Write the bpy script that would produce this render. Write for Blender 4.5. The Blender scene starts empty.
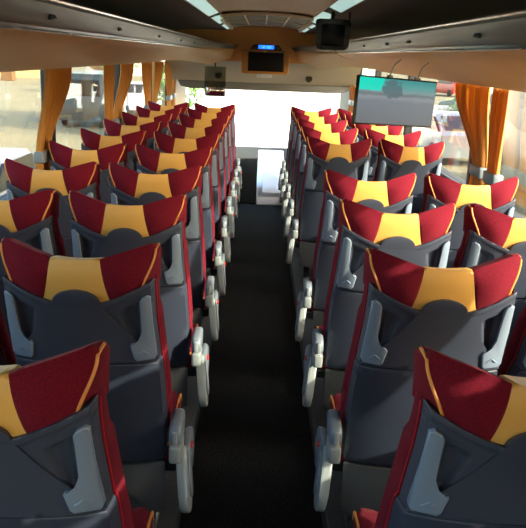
import bpy, bmesh, math, random
from mathutils import Vector, Matrix, noise
random.seed(7)
S = bpy.context.scene
COL = S.collection
PI = math.pi

# ------------------------------------------------------------------ materials
def new_mat(name):
    m = bpy.data.materials.new(name); m.use_nodes = True
    nt = m.node_tree
    return m, nt, nt.nodes['Principled BSDF']

def mat(name, col, rough=.5, metal=0., spec=.5, noise_scale=0, noise_amt=.0, bump=0., bump_scale=None, sheen=0., sheen_tint=None, coat=0.):
    m, nt, b = new_mat(name)
    c = (*col, 1)
    b.inputs['Base Color'].default_value = c
    b.inputs['Roughness'].default_value = rough
    b.inputs['Metallic'].default_value = metal
    b.inputs['Specular IOR Level'].default_value = spec
    b.inputs['Sheen Weight'].default_value = sheen
    if sheen_tint: b.inputs['Sheen Tint'].default_value = (*sheen_tint, 1)
    b.inputs['Coat Weight'].default_value = coat
    tc = nt.nodes.new('ShaderNodeTexCoord')
    if noise_amt > 0:
        n = nt.nodes.new('ShaderNodeTexNoise'); n.inputs['Scale'].default_value = noise_scale; n.inputs['Detail'].default_value = 4
        nt.links.new(tc.outputs['Object'], n.inputs['Vector'])
        r = nt.nodes.new('ShaderNodeValToRGB')
        r.color_ramp.elements[0].position = .3; r.color_ramp.elements[1].position = .7
        r.color_ramp.elements[0].color = (*[x * (1 - noise_amt) for x in col], 1)
        r.color_ramp.elements[1].color = (*[min(1, x * (1 + noise_amt)) for x in col], 1)
        nt.links.new(n.outputs['Fac'], r.inputs['Fac']); nt.links.new(r.outputs['Color'], b.inputs['Base Color'])
    if bump > 0:
        n2 = nt.nodes.new('ShaderNodeTexNoise'); n2.inputs['Scale'].default_value = bump_scale or 300; n2.inputs['Detail'].default_value = 3
        nt.links.new(tc.outputs['Object'], n2.inputs['Vector'])
        bp = nt.nodes.new('ShaderNodeBump'); bp.inputs['Strength'].default_value = bump; bp.inputs['Distance'].default_value = .002
        nt.links.new(n2.outputs['Fac'], bp.inputs['Height']); nt.links.new(bp.outputs['Normal'], b.inputs['Normal'])
    return m

def emit(name, col, strength):
    m, nt, b = new_mat(name)
    b.inputs['Base Color'].default_value = (*col, 1)
    b.inputs['Emission Color'].default_value = (*col, 1)
    b.inputs['Emission Strength'].default_value = strength
    return m

M = {}
M['shell'] = mat('shell_plastic', (.048, .058, .088), .42, spec=.5, bump=.12, bump_scale=900)
M['shell_low'] = mat('shell_lower_plastic', (.036, .045, .070), .45, bump=.12, bump_scale=900)
M['skirt'] = mat('skirt_plastic', (.10, .11, .115), .45, bump=.1, bump_scale=900)
M['handle'] = mat('handle_plastic', (.20, .26, .35), .3, spec=.6)
M['velvet'] = mat('red_velvet', (.140, .003, .014), .9, noise_scale=260, noise_amt=.3, bump=.5, bump_scale=700, sheen=.12, sheen_tint=(1, .25, .25), spec=.2)
M['leather'] = mat('gold_leather', (.74, .40, .095), .42, noise_scale=8, noise_amt=.05, bump=.15, bump_scale=500)
M['piping'] = mat('orange_piping', (.75, .28, .06), .5)
M['redpipe'] = mat('red_piping', (.34, .008, .018), .5)
M['silver'] = mat('silver_plastic', (.34, .38, .375), .30, metal=.15, noise_scale=12, noise_amt=.05)
M['armgrey'] = mat('armrest_grey', (.19, .23, .27), .35, spec=.6)
M['black'] = mat('black_plastic', (.012, .012, .013), .35)
M['red'] = mat('red_button', (.7, .03, .02), .4)
M['carpet'] = mat('black_carpet', (.017, .017, .017), .95, noise_scale=110, noise_amt=.95, bump=.8, bump_scale=400, spec=.15)
M['platform'] = mat('platform_vinyl', (.07, .075, .08), .6, noise_scale=90, noise_amt=.3)
M['beige'] = mat('beige_vinyl', (.82, .54, .28), .5, noise_scale=3, noise_amt=.03, bump=.1, bump_scale=250)
M['tan'] = mat('tan_vinyl', (.80, .45, .17), .5, noise_scale=3, noise_amt=.04)
M['header'] = mat('header_vinyl', (.50, .43, .33), .6, noise_scale=3, noise_amt=.03)
M['liner'] = mat('dark_felt', (.105, .108, .098), .9, noise_scale=40, noise_amt=.15)
M['fascia'] = mat('rack_fascia_metal', (.155, .155, .143), .42, metal=.3, noise_scale=6, noise_amt=.05)
M['rail'] = mat('rack_rail_metal', (.75, .75, .73), .25, metal=.7)
M['slot'] = mat('slot_dark', (.03, .032, .045), .3)
M['pillar'] = mat('pillar_grey', (.10, .10, .10), .5)
M['wallgrey'] = mat('wall_fabric', (.09, .095, .105), .8, noise_scale=120, noise_amt=.2)
M['hatchgrey'] = mat('hatch_panel', (.13, .125, .10), .55, spec=.2)
M['white'] = mat('white_panel', (.92, .91, .91), .12, coat=.6)
M['tvwood'] = mat('tv_case', (.50, .24, .07), .45, noise_scale=5, noise_amt=.08)
M['screen'] = mat('dark_screen', (.006, .007, .010), .35, spec=.2)
M['ground'] = mat('sandy_asphalt', (.25, .205, .105), .95, noise_scale=.35, noise_amt=.10)
M['ochre'] = mat('ochre_wall', (.55, .36, .16), .9, noise_scale=1.2, noise_amt=.15)
M['stucco'] = mat('white_stucco', (.92, .91, .88), .9)
M['carwhite'] = mat('car_white', (.80, .80, .80), .25, coat=.5)
M['carred'] = mat('car_red', (.55, .03, .025), .25, coat=.5)
M['cardark'] = mat('car_dark', (.035, .045, .04), .3, coat=.5)
M['glassdark'] = mat('car_glass', (.02, .025, .028), .08)
M['tyre'] = mat('tyre', (.02, .02, .02), .8)
M['bark'] = mat('bark', (.12, .08, .05), .9)
M['leaf'] = mat('leaf', (.09, .22, .04), .6, noise_scale=5, noise_amt=.4)
M['post'] = mat('brown_post', (.16, .08, .03), .8)

def glass_mat(name, tint, refl):
    m = bpy.data.materials.new(name); m.use_nodes = True
    nt = m.node_tree; nt.nodes.clear()
    out = nt.nodes.new('ShaderNodeOutputMaterial')
    tr = nt.nodes.new('ShaderNodeBsdfTransparent'); tr.inputs['Color'].default_value = (*tint, 1)
    gl = nt.nodes.new('ShaderNodeBsdfGlossy'); gl.inputs['Roughness'].default_value = .0
    lw = nt.nodes.new('ShaderNodeLayerWeight'); lw.inputs['Blend'].default_value = .5
    pw = nt.nodes.new('ShaderNodeMath'); pw.operation = 'POWER'; pw.inputs[1].default_value = 5
    fr = nt.nodes.new('ShaderNodeMath'); fr.operation = 'MULTIPLY_ADD'; fr.inputs[1].default_value = .45; fr.inputs[2].default_value = refl
    nt.links.new(lw.outputs['Facing'], pw.inputs[0]); nt.links.new(pw.outputs[0], fr.inputs[0])
    mx = nt.nodes.new('ShaderNodeMixShader')
    nt.links.new(fr.outputs[0], mx.inputs[0]); nt.links.new(tr.outputs[0], mx.inputs[1]); nt.links.new(gl.outputs[0], mx.inputs[2])
    nt.links.new(mx.outputs[0], out.inputs['Surface'])
    return m
M['glass'] = glass_mat('window_glass', (.86, .87, .83), .055)
M['shield'] = glass_mat('windshield_glass', (.96, .98, .96), .02)
M['tint'] = glass_mat('tinted_visor_glass', (.55, .56, .50), .02)

def curtain_mat():
    m, nt, b = new_mat('gold_curtain')
    b.inputs['Base Color'].default_value = (.54, .25, .045, 1); b.inputs['Roughness'].default_value = .7
    b.inputs['Sheen Weight'].default_value = .2
    out = nt.nodes['Material Output']
    t = nt.nodes.new('ShaderNodeBsdfTranslucent'); t.inputs['Color'].default_value = (.65, .28, .04, 1)
    mx = nt.nodes.new('ShaderNodeMixShader'); mx.inputs[0].default_value = .35
    nt.links.new(b.outputs[0], mx.inputs[1]); nt.links.new(t.outputs[0], mx.inputs[2]); nt.links.new(mx.outputs[0], out.inputs['Surface'])
    return m
M['curtain'] = curtain_mat()

def plaid_mat():
    m, nt, b = new_mat('orange_plaid')
    b.inputs['Roughness'].default_value = .8
    tc = nt.nodes.new('ShaderNodeTexCoord'); sp = nt.nodes.new('ShaderNodeSeparateXYZ')
    nt.links.new(tc.outputs['Object'], sp.inputs[0])
    vals = []
    for ax, sc in (('X', 38.), ('Y', 38.)):
        a = nt.nodes.new('ShaderNodeMath'); a.operation = 'MULTIPLY'; a.inputs[1].default_value = sc
        f = nt.nodes.new('ShaderNodeMath'); f.operation = 'FRACT'
        l = nt.nodes.new('ShaderNodeMath'); l.operation = 'LESS_THAN'; l.inputs[1].default_value = .16
        nt.links.new(sp.outputs[ax], a.inputs[0]); nt.links.new(a.outputs[0], f.inputs[0]); nt.links.new(f.outputs[0], l.inputs[0]); vals.append(l)
    mxm = nt.nodes.new('ShaderNodeMath'); mxm.operation = 'MAXIMUM'
    nt.links.new(vals[0].outputs[0], mxm.inputs[0]); nt.links.new(vals[1].outputs[0], mxm.inputs[1])
    mc = nt.nodes.new('ShaderNodeMix'); mc.data_type = 'RGBA'
    mc.inputs['A'].default_value = (.34, .012, .012, 1); mc.inputs['B'].default_value = (.9, .28, .03, 1)
    nt.links.new(mxm.outputs[0], mc.inputs['Factor']); nt.links.new(mc.outputs['Result'], b.inputs['Base Color'])
    return m
M['plaid'] = plaid_mat()

# ------------------------------------------------------------------ helpers
def finish(name, bm, m, parent=None, smooth=True, angle=38):
    bmesh.ops.remove_doubles(bm, verts=bm.verts, dist=1e-6)
    bmesh.ops.recalc_face_normals(bm, faces=bm.faces)
    me = bpy.data.meshes.new(name)
    if smooth:
        for f in bm.faces: f.smooth = True
        ca = math.radians(angle)
        for e in bm.edges:
            if len(e.link_faces) == 2:
                e.smooth = e.calc_face_angle(0) < ca
    bm.to_mesh(me); bm.free()
    if m is not None: me.materials.append(m)
    o = bpy.data.objects.new(name, me); COL.objects.link(o)
    if parent is not None: o.parent = parent
    return o

def tag(o, label=None, cat=None, group=None, kind=None):
    if label: o['label'] = label
    if cat: o['category'] = cat
    if group: o['group'] = group
    if kind: o['kind'] = kind
    return o

def empty(name, loc, rz=0):
    o = bpy.data.objects.new(name, None); COL.objects.link(o)
    o.location = loc; o.rotation_euler = (0, 0, rz); o.empty_display_size = .1
    return o

def box(bm, x0, x1, y0, y1, z0, z1, bev=0, seg=2, mtx=None):
    vs = [bm.verts.new((x, y, z)) for x in (x0, x1) for y in (y0, y1) for z in (z0, z1)]
    fs = [(0, 1, 3, 2), (4, 6, 7, 5), (0, 4, 5, 1), (2, 3, 7, 6), (0, 2, 6, 4), (1, 5, 7, 3)]
    nf = [bm.faces.new([vs[i] for i in f]) for f in fs]
    if bev > 0:
        es = set(e for f in nf for e in f.edges)
        r = bmesh.ops.bevel(bm, geom=list(es), offset=bev, segments=seg, profile=.5, affect='EDGES')
        vs = list(set(v for f in r['faces'] for v in f.verts) | set(v for v in vs if v.is_valid))
    if mtx is not None:
        bmesh.ops.transform(bm, matrix=mtx, verts=[v for v in vs if v.is_valid])
    return bm

def tube(bm, pts, r, n=8, closed=False, caps=True):
    pts = [Vector(p) for p in pts]; rings = []
    up = None
    for i, p in enumerate(pts):
        if closed: d = pts[(i + 1) % len(pts)] - pts[i - 1]
        else: d = pts[min(i + 1, len(pts) - 1)] - pts[max(i - 1, 0)]
        d.normalize()
        if up is None:
            up = Vector((0, 0, 1)) if abs(d.z) < .9 else Vector((1, 0, 0))
        a = d.cross(up)
        if a.length < 1e-5: a = d.cross(Vector((0, 1, 0)))
        a.normalize(); b = a.cross(d).normalized(); up = b
        rr = r[i] if isinstance(r, (list, tuple)) else r
        rings.append([bm.verts.new(p + (a * math.cos(t) + b * math.sin(t)) * rr) for t in [2 * PI * k / n for k in range(n)]])
    m = len(rings)
    for i in range(m if closed else m - 1):
        A, B = rings[i], rings[(i + 1) % m]
        for k in range(n): bm.faces.new((A[k], A[(k + 1) % n], B[(k + 1) % n], B[k]))
    if caps and not closed:
        bm.faces.new(rings[0][::-1]); bm.faces.new(rings[-1])
    return bm

def prism(bm, pts, axis, a0, a1, bev=0, seg=2):
    """polygon pts in the plane across 'axis', extruded a0..a1"""
    def P(p, a):
        return {'x': (a, p[0], p[1]), 'y': (p[0], a, p[1]), 'z': (p[0], p[1], a)}[axis]
    A = [bm.verts.new(P(p, a0)) for p in pts]; B = [bm.verts.new(P(p, a1)) for p in pts]
    n = len(pts); fs = [bm.faces.new(A), bm.faces.new(B[::-1])]
    rim = list(fs[0].edges) + list(fs[1].edges)
    for i in range(n): bm.faces.new((A[i], B[i], B[(i + 1) % n], A[(i + 1) % n]))
    if bev > 0: bmesh.ops.bevel(bm, geom=rim, offset=bev, segments=seg, profile=.5, affect='EDGES')
    return bm

def grid_slab(bm, nu, nv, FB, FF, bev=.01, seg=3, sides=('u0', 'u1', 'v0', 'v1')):
    """closed solid between a rear surface FB(u,v) and a front surface FF(u,v), rim rounded"""
    B = [[bm.verts.new(FB(i / nu, j / nv)) for j in range(nv + 1)] for i in range(nu + 1)]
    F = [[bm.verts.new(FF(i / nu, j / nv)) for j in range(nv + 1)] for i in range(nu + 1)]
    for i in range(nu):
        for j in range(nv):
            bm.faces.new((B[i][j], B[i + 1][j], B[i + 1][j + 1], B[i][j + 1]))
            bm.faces.new((F[i][j], F[i][j + 1], F[i + 1][j + 1], F[i + 1][j]))
    loop = [(i, 0) for i in range(nu)] + [(nu, j) for j in range(nv)] + [(i, nv) for i in range(nu, 0, -1)] + [(0, j) for j in range(nv, 0, -1)]
    rim = []
    for k in range(len(loop)):
        a, b = loop[k], loop[(k + 1) % len(loop)]
        f = bm.faces.new((B[a[0]][a[1]], F[a[0]][a[1]], F[b[0]][b[1]], B[b[0]][b[1]]))
    bm.edges.ensure_lookup_table()
    for k in range(len(loop)):
        a, b = loop[k], loop[(k + 1) % len(loop)]
        sd = 'v0' if a[1] == b[1] == 0 else 'v1' if a[1] == b[1] == nv else 'u0' if a[0] == 0 else 'u1'
        if sd not in sides: continue
        for G in (B, F):
            e = bm.edges.get((G[a[0]][a[1]], G[b[0]][b[1]]))
            if e: rim.append(e)
    for (i, j) in ((0, 0), (nu, 0), (nu, nv), (0, nv)) if len(sides) == 4 else ():
        e = bm.edges.get((B[i][j], F[i][j]))
        if e: rim.append(e)
    if bev > 0: bmesh.ops.bevel(bm, geom=rim, offset=bev, segments=seg, profile=.5, affect='EDGES', clamp_overlap=True)
    return bm

def lerp(a, b, t): return a + (b - a) * t
def smooth(a, b, t):
    t = max(0, min(1, (t - a) / (b - a))); return t * t * (3 - 2 * t)
def interp(tab, z):
    if z <= tab[0][0]: return tab[0][1]
    for (a, va), (b, vb) in zip(tab, tab[1:]):
        if z <= b:
            t = (z - a) / (b - a); return va + (vb - va) * t
    return tab[-1][1]

def inside_dist(poly, x, z):
    """signed distance to a polygon, positive inside"""
    dmin = 1e9; ins = False; n = len(poly)
    for i in range(n):
        x1, z1 = poly[i]; x2, z2 = poly[(i + 1) % n]
        if (z1 > z) != (z2 > z) and x < (x2 - x1) * (z - z1) / (z2 - z1) + x1: ins = not ins
        dx, dz = x2 - x1, z2 - z1
        t = max(0, min(1, ((x - x1) * dx + (z - z1) * dz) / (dx * dx + dz * dz)))
        dmin = min(dmin, math.hypot(x - x1 - t * dx, z - z1 - t * dz))
    return dmin if ins else -dmin

# ------------------------------------------------------------------ the coach seat
# local frame: origin on the floor level below the rear top edge of the head wings, +y forward, back of the seat faces -y
YB = [(.27, .172), (.46, .180), (.60, .150), (.75, .112), (.90, .068), (1.0, .030), (1.07, .008), (1.13, .008), (1.22, .030)]
HW = [(.27, .211), (.46, .217), (.60, .217), (.75, .212), (.90, .205), (1.0, .201), (1.12, .200)]
def yb(x, z):
    y = (interp(YB, z - .02) + interp(YB, z) + interp(YB, z + .02)) / 3
    return y + .030 * (abs(x) / .2) ** 2.6
def shell_top(x):
    a = abs(x) / .200
    return 1.046 + .062 * max(0, (a - .30) / .70) ** 1.25

POCKET = [(.114, 1.012), (.122, 1.024), (.166, 1.043), (.168, .925), (.158, .908), (.145, .910), (.138, .922)]
def make_shell(root):
    bm = bmesh.new()
    def FB(u, v):
        w = lerp(-1, 1, u)
        z0 = .840; x = w * .200
        zt = shell_top(x); z = lerp(z0, zt, v); x = w * interp(HW, z)
        y = yb(x, z)
        # raised rim band under the top edge, sunken pockets beside the handles
        y -= .006 * (1 - smooth(.012, .022, zt - z))
        for s in (1, -1):
            d = inside_dist(POCKET, x * s, z)
            y += .019 * smooth(-.001, .012, d)
        return (x, y, z)
    def FF(u, v):
        x, y, z = FB(u, v)
        return (x * 1.02, yb(x, z) + .044, z)
    grid_slab(bm, 90, 56, FB, FF, .0025, 2)
    finish('back_shell', bm, M['shell'], root, angle=60)
    # central panel: hump on top, widening downwards
    bm = bmesh.new()
    def half(z):
        if z > 1.046: return .064 * math.sqrt(max(0., 1 - ((z - 1.046) / .040) ** 2))
        return .064 + (1.046 - z) * .62 + 0.28 * max(0, (1.046 - z - .05)) ** 1.5
    def row(v):
        return lerp(.842, 1.0855, v)
    def CB(u, v):
        z = row(v ** .75); x = lerp(-1, 1, u) * max(.004, half(z)); return (x, yb(x, z) - .0055 - .004 * smooth(1.03, 1.08, z), z)
    def CF(u, v):
        x, y, z = CB(u, v); return (x, y + .012, z)
    grid_slab(bm, 24, 34, CB, CF, .002, 2)
    finish('center_panel', bm, M['shell'], root, angle=50)
    # lower back panel
    bm = bmesh.new()
    def LB(u, v):
        z = lerp(.462, .835, v); x = lerp(-1, 1, u) * interp(HW, z)
        return (x, yb(x, z), z)
    def LF(u, v):
        x, y, z = LB(u, v); return (x * 1.02, y + .066, z)
    grid_slab(bm, 20, 16, LB, LF, .006, 3)
    finish('lower_panel', bm, M['shell_low'], root)
    # skirt with a scooped recess
    bm = bmesh.new()
    def SB(u, v):
        z = lerp(.278, .455, v); x = lerp(-1, 1, u) * .216
        y = yb(x, z) - .004
        d = 1 - ((x - .03) / .12) ** 2 - ((z - .305) / .055) ** 2
        y += .022 * smooth(0, .35, d)
        return (x, y, z)
    def SF(u, v):
        x, y, z = SB(u, v); return (x, .225, z)
    grid_slab(bm, 40, 20, SB, SF, .005, 2)
    finish('back_skirt', bm, M['skirt'], root, angle=50)
    # grab handles: L shaped strips
    for s in (1, -1):
        bm = bmesh.new()
        out = [(.170, 1.050), (.176, 1.061), (.189, 1.069), (.199, 1.064), (.201, .980), (.207, .865), (.200, .852), (.152, .850), (.144, .858), (.136, .903), (.142, .913), (.156, .912), (.165, .922), (.170, .950)]
        if s < 0: out = [(-x, z) for x, z in out][::-1]
        A = [bm.verts.new((x, yb(x, z) - .013, z)) for x, z in out]
        B = [bm.verts.new((x, yb(x, z) + .004, z)) for x, z in out]
        f = bm.faces.new(A); bm.faces.new(B[::-1]); n = len(out)
        for i in range(n): bm.faces.new((A[i], B[i], B[(i + 1) % n], A[(i + 1) % n]))
        bmesh.ops.bevel(bm, geom=list(f.edges), offset=.005, segments=3, profile=.5, affect='EDGES')
        bmesh.ops.triangulate(bm, faces=[g for g in bm.faces if len(g.verts) > 4])
        h = finish('grab_handle', bm, M['handle'], root, angle=50)
        bm = bmesh.new()
        tube(bm, [(s * .156, yb(.156, .88) - .0137, .876), (s * .170, yb(.170, .885) - .0142, .886), (s * .186, yb(.186, .88) - .0137, .874)], .0022, 6)
        finish('handle_rib', bm, M['handle'], h)

def head_top(x):
    a = abs(x)
    if a < .066: return 1.170 - .004 * (1 - (a / .066) ** 2)
    t = min(1, (a - .066) / (.212 - .066))
    return 1.170 + .042 * (t ** .92) - .016 * smooth(.93, 1.0, t)
def xin(v): return lerp(.098, .066, v ** .6)
def xout(z): return .175 + .035 * smooth(1.07, 1.19, z)
def head_y(x, z):
    return yb(x, z) + .006 - .010 * (1 - (x / .2) ** 2) * smooth(1.06, 1.15, z)
def head_bot(x): return shell_top(min(.199, abs(x))) - .016
def make_head(root):
    bm = bmesh.new()
    def CB(u, v):
        x = lerp(-1, 1, u) * xin(v); z = lerp(head_bot(x), head_top(x), v)
        return (x, head_y(x, z), z)
    def CF(u, v):
        x, y, z = CB(u, v); return (x, y + .070, z - .012 * v)
    grid_slab(bm, 14, 14, CB, CF, .020, 4, sides=('v1',))
    finish('headrest_center', bm, M['leather'], root, angle=80)
    for s in (1, -1):
        bm = bmesh.new()
        def WB(u, v):
            xi = xin(v); x = xi
            for _ in range(3):
                z = lerp(head_bot(x), head_top(x), v); x = lerp(xi, xout(z), u)
            puff = .012 * math.sin(PI * u) * math.sin(PI * v)
            return (s * x, head_y(x, z) - puff, z)
        def WF(u, v):
            xi = xin(v); x = lerp(xi, .214, u); z = lerp(head_bot(x), head_top(x), v)
            return (s * x, head_y(x, z) + .068 + .012 * u * u, z - .004 * u - .016 * v)
        grid_slab(bm, 16, 14, WB, WF, .020, 4, sides=('v1',))
        w = finish('headrest_wing', bm, M['velvet'], root, angle=80)
        bm = bmesh.new()
        pts = []
        for k in range(15):
            z = lerp(1.080, 1.190, k / 14); x = xout(z) - .001; pts.append((s * x, head_y(x, z) - .0005, z))
        zt = head_top(.21)
        pts += [(s * .209, head_y(.21, zt) + .006, zt - .006), (s * .211, head_y(.21, zt) + .018, zt - .002), (s * .212, head_y(.21, zt) + .040, zt - .002)]
        tube(bm, pts, .0036, 8)
        finish('headrest_piping', bm, M['piping'], w)

def make_cushions(root):
    bm = bmesh.new()
    def BB(u, v):
        z = lerp(.44, 1.12, v); x = lerp(-1, 1, u) * (interp(HW, z) * 1.0 + .006); return (x, yb(x, z) + .046 + .021 * smooth(.86, .82, z), z)
    def BF(u, v):
        z = lerp(.44, 1.12, v); x = lerp(-1, 1, u) * (interp(HW, z) + .013)
        return (x, yb(x, z) + .105 + .03 * smooth(.95, .6, z) - .015 * smooth(1.0, 1.12, z), z)
    grid_slab(bm, 14, 22, BB, BF, .022, 4)
    finish('backrest_cushion', bm, M['velvet'], root, angle=80)
    for s in (1, -1):
        bm = bmesh.new()
        pts = []
        for k in range(24):
            z = lerp(.47, 1.10, k / 23); x = interp(HW, z) + .006; pts.append((s * x, yb(x, z) + .046 + .021 * smooth(.86, .82, z), z))
        tube(bm, pts, .0026, 6)
        finish('seam_piping', bm, M['redpipe'], root)
    # seat cushion with bolsters and a plaid insert
    bm = bmesh.new()
    def QB(u, v):
        x = lerp(-.222, .222, u); y = lerp(.25, .62, v)
        return (x, y, .385)
    def QF(u, v):
        x = lerp(-.228, .228, u); y = lerp(.235, .64, v)
        return (x, y, .475 + .018 * smooth(.10, .16, abs(x)) + .012 * v - .012 * smooth(.8, 1, v))
    grid_slab(bm, 20, 14, QB, QF, .022, 4)
    q = finish('seat_cushion', bm, M['velvet'], root, angle=80)
    bm = bmesh.new()
    def IB(u, v):
        x = lerp(-.120, .120, u); y = lerp(.26, .61, v); return (x, y, .47)
    def IF(u, v):
        x = lerp(-.120, .120, u); y = lerp(.26, .61, v)
        return (x, y, .486 + .012 * v - .012 * smooth(.8, 1, v) + .004 * math.sin(PI * u))
    grid_slab(bm, 10, 10, IB, IF, .004, 2)
    finish('cushion_insert', bm, M['plaid'], q, angle=80)
    for s in (1, -1):
        bm = bmesh.new()
        pts = [(s * .223, y, .489 + .012 * ((y - .17) / .47) - .012 * smooth(.8, 1, (y - .17) / .47)) for y in [lerp(.25, .625, k / 14) for k in range(15)]]
        pts.append((s * .222, .634, .46))
        tube(bm, pts, .0042, 6)
        finish('cushion_piping', bm, M['piping'], q)

def make_base(root):
    bm = bmesh.new()
    box(bm, -.19, .19, .24, .58, .325, .39, .012, 2)
    finish('seat_pan', bm, M['black'], root)
    for x in (-.15, .15):
        bm = bmesh.new()
        prism(bm, [(.27, .330), (.55, .330), (.50, .27), (.44, .14), (.52, .10), (.27, .10), (.36, .14), (.34, .26)], 'x', x - .02, x + .02, .006)
        finish('seat_leg', bm, M['skirt'], root)

def oval(pts_c, r0, r1, n=10):
    """outline of a tapered capsule between two circle centres in 2D"""
    (x0, z0), (x1, z1) = pts_c
    a = math.atan2(z1 - z0, x1 - x0); o = []
    for k in range(n + 1):
        t = a + PI / 2 + PI * k / n; o.append((x0 + r0 * math.cos(t), z0 + r0 * math.sin(t)))
    for k in range(n + 1):
        t = a - PI / 2 + PI * k / n; o.append((x1 + r1 * math.cos(t), z1 + r1 * math.sin(t)))
    return o

def make_arm(root, s):
    # side cover hanging at the rear corner, leaning towards the aisle at its foot
    def lean(bm, off):
        bmesh.ops.rotate(bm, verts=bm.verts, cent=(0, .2, .60), matrix=Matrix.Rotation(-s * .12, 3, 'Y'))
        bmesh.ops.translate(bm, verts=bm.verts, vec=(s * off, 0, 0))
    bm = bmesh.new()
    prism(bm, oval(((.235, .455), (.185, .350)), .056, .054), 'x', -.0155, .0155, .008, 3); lean(bm, .256)
    c = finish('side_cover', bm, M['silver'], root)
    bm = bmesh.new()
    prism(bm, oval(((.240, .440), (.205, .365)), .032, .028), 'x', -.004, .004, .003, 2); lean(bm, .2735)
    finish('cover_inlay', bm, M['armgrey'], c)
    bm = bmesh.new()
    prism(bm, [(.20, .36), (.42, .32), (.47, .38), (.40, .48), (.30, .53), (.22, .51)], 'x', s * .280 - .010, s * .280 + .010, .006, 2)
    k = finish('seat_side_panel', bm, M['armgrey'], root)
    bm = bmesh.new()
    prism(bm, [(.315 + .011 * math.cos(t), .46 + .011 * math.sin(t)) for t in [2 * PI * i / 12 for i in range(12)]], 'x', s * .291 - .006, s * .291 + .006, .002, 1)
    finish('recline_button', bm, M['red'], k)
    bm = bmesh.new()
    box(bm, s * .257 - .019, s * .257 + .019, .130, .235, .492, .552, .010, 3)
    finish('pivot_block', bm, M['silver'], root)
    bm = bmesh.new()
    prism(bm, oval(((.172, .578), (.245, .586)), .037, .035), 'x', s * .256 - .019, s * .256 + .019, .013, 3)
    a = finish('armrest', bm, M['armgrey'], root)
    bm = bmesh.new()
    box(bm, s * .256 - .008, s * .256 + .008, .127, .140, .556, .602, .005, 2)
    finish('armrest_slot', bm, M['silver'], a)
    bm = bmesh.new()
    box(bm, min(s * .19, s * .25), max(s * .19, s * .25), .24, .30, .40, .44, .006, 1)
    finish('arm_bracket', bm, M['black'], root)

def make_seat(arm):
    root = empty('coach_seat', (0, 0, 0))
    make_shell(root); make_head(root); make_cushions(root); make_base(root)
    if arm: make_arm(root, arm)
    return root

KIDS = {}
def copy_tree(o, parent=None):
    c = o.copy(); COL.objects.link(c); c.parent = parent
    for ch in KIDS_OF(o): copy_tree(ch, c)
    return c
_all = None
def KIDS_OF(o):
    return KIDS.get(o.name, [])
def register(o):
    KIDS[o.name] = [c for c in bpy.data.objects if c.parent == o]
    for c in KIDS[o.name]: register(c)

ROWS = ['nearest row', 'second row', 'third row', 'fourth row', 'fifth row', 'sixth row', 'seventh row', 'eighth row', 'ninth row', 'farthest row']
T0, P, HALF, CP, TR = 1.148, .7343, .2815 + .222, .482, .0312
protos = {'L': make_seat(1), 'R': make_seat(-1), 'W': make_seat(0)}
used = {k: False for k in protos}
for p in protos.values(): register(p)
def put_seat(kind, x, y, label):
    if not used[kind]: o = protos[kind]; used[kind] = True
    else: o = copy_tree(protos[kind])
    o.location = (x, y, 0)
    tag(o, label, 'seat', 'red and gold coach seats facing forward in rows')
for k in range(10):
    y = T0 + k * P
    put_seat('L', -HALF, y, f'red, gold and grey coach seat, aisle side of left block, {ROWS[k]} from camera' if k < 9 else 'red, gold and grey coach seat, aisle side of left block, farthest row by windscreen')
    if k >= 1:
        put_seat('W', -HALF - CP, y, f'red, gold and grey coach seat beside left windows, {ROWS[k]} from camera' if k < 9 else 'red, gold and grey coach seat beside left windows, farthest row by windscreen')
for k in (0, 1, 2, 3, 5, 6, 7, 8, 9):
    y = T0 + k * P + TR
    nm = ROWS[k] + ' from camera'
    if k == 3: nm = 'last row before the stairwell gap'
    if k == 5: nm = 'first row beyond the stairwell gap'
    if k == 6: nm = 'second row beyond the stairwell gap'
    if k == 7: nm = 'third row beyond the stairwell gap'
    if k == 8: nm = 'row next to the farthest'
    if k == 9: nm = 'farthest row by windscreen'
    put_seat('R', HALF, y, f'red and gold coach seat, aisle side of right block, {nm}')
    if k >= 1: put_seat('W', HALF + CP, y, f'red and gold coach seat beside right windows, {nm}')

# ------------------------------------------------------------------ the coach body
Y0, Y1 = -1.7, 11.2
W = 1.31
def struct(name, bm, m, parent=None, smooth=False):
    o = finish(name, bm, m, parent, smooth=smooth)
    if parent is None: o['kind'] = 'structure'
    return o
bm = bmesh.new(); box(bm, -.27, .27, Y0, 8.64, -.06, 0); struct('floor', bm, M['carpet'])
for s, nm in ((-1, 'trim_1'), (1, 'trim_2')):
    bm = bmesh.new(); a, b = sorted((s * .27, s * (W + .03))); box(bm, a, b, Y0, 9.1, -.06, .10, .004, 1); struct(nm, bm, M['platform'])
bm = bmesh.new(); box(bm, -W - .03, W + .03, 8.64, Y1 + .1, -.45, -.36); struct('floor_front', bm, M['carpet'])
bm = bmesh.new(); box(bm, -.27, .27, 8.60, 8.64, -.36, -.061); struct('trim_3', bm, M['platform'])

PIL = [-1.6, .55, 2.6, 4.64, 6.86, 8.9, 10.6]
SILL, HEAD = .95, 1.72
for s, nm in ((-1, 'wall_left'), (1, 'wall_right')):
    bm = bmesh.new(); a, b = sorted((s * W, s * (W + .05)))
    box(bm, a, b, Y0, Y1, -.45, SILL)
    box(bm, a, b, Y0, Y1, HEAD, 2.12)
    ws = struct(nm, bm, M['wallgrey'])
    for y in PIL:
        bm = bmesh.new(); box(bm, *sorted((s * (W - .015), s * (W + .055))), y - .03, y + .03, SILL, HEAD, .006, 1)
        finish('window_pillar', bm, M['black'], ws)
    bm = bmesh.new(); box(bm, *sorted((s * (W - .035), s * (W + .0))), Y0 + .05, 9.9, SILL - .03, SILL, .008, 2)
    finish('window_ledge', bm, M['pillar'], ws)
    # heater duct along the foot of the wall
    bm = bmesh.new(); box(bm, *sorted((s * (W - .04), s * W)), Y0 + .05, 9.0, .10, .26, .01, 1); finish('heater_duct', bm, M['wallgrey'], ws)
wn = 1
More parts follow.
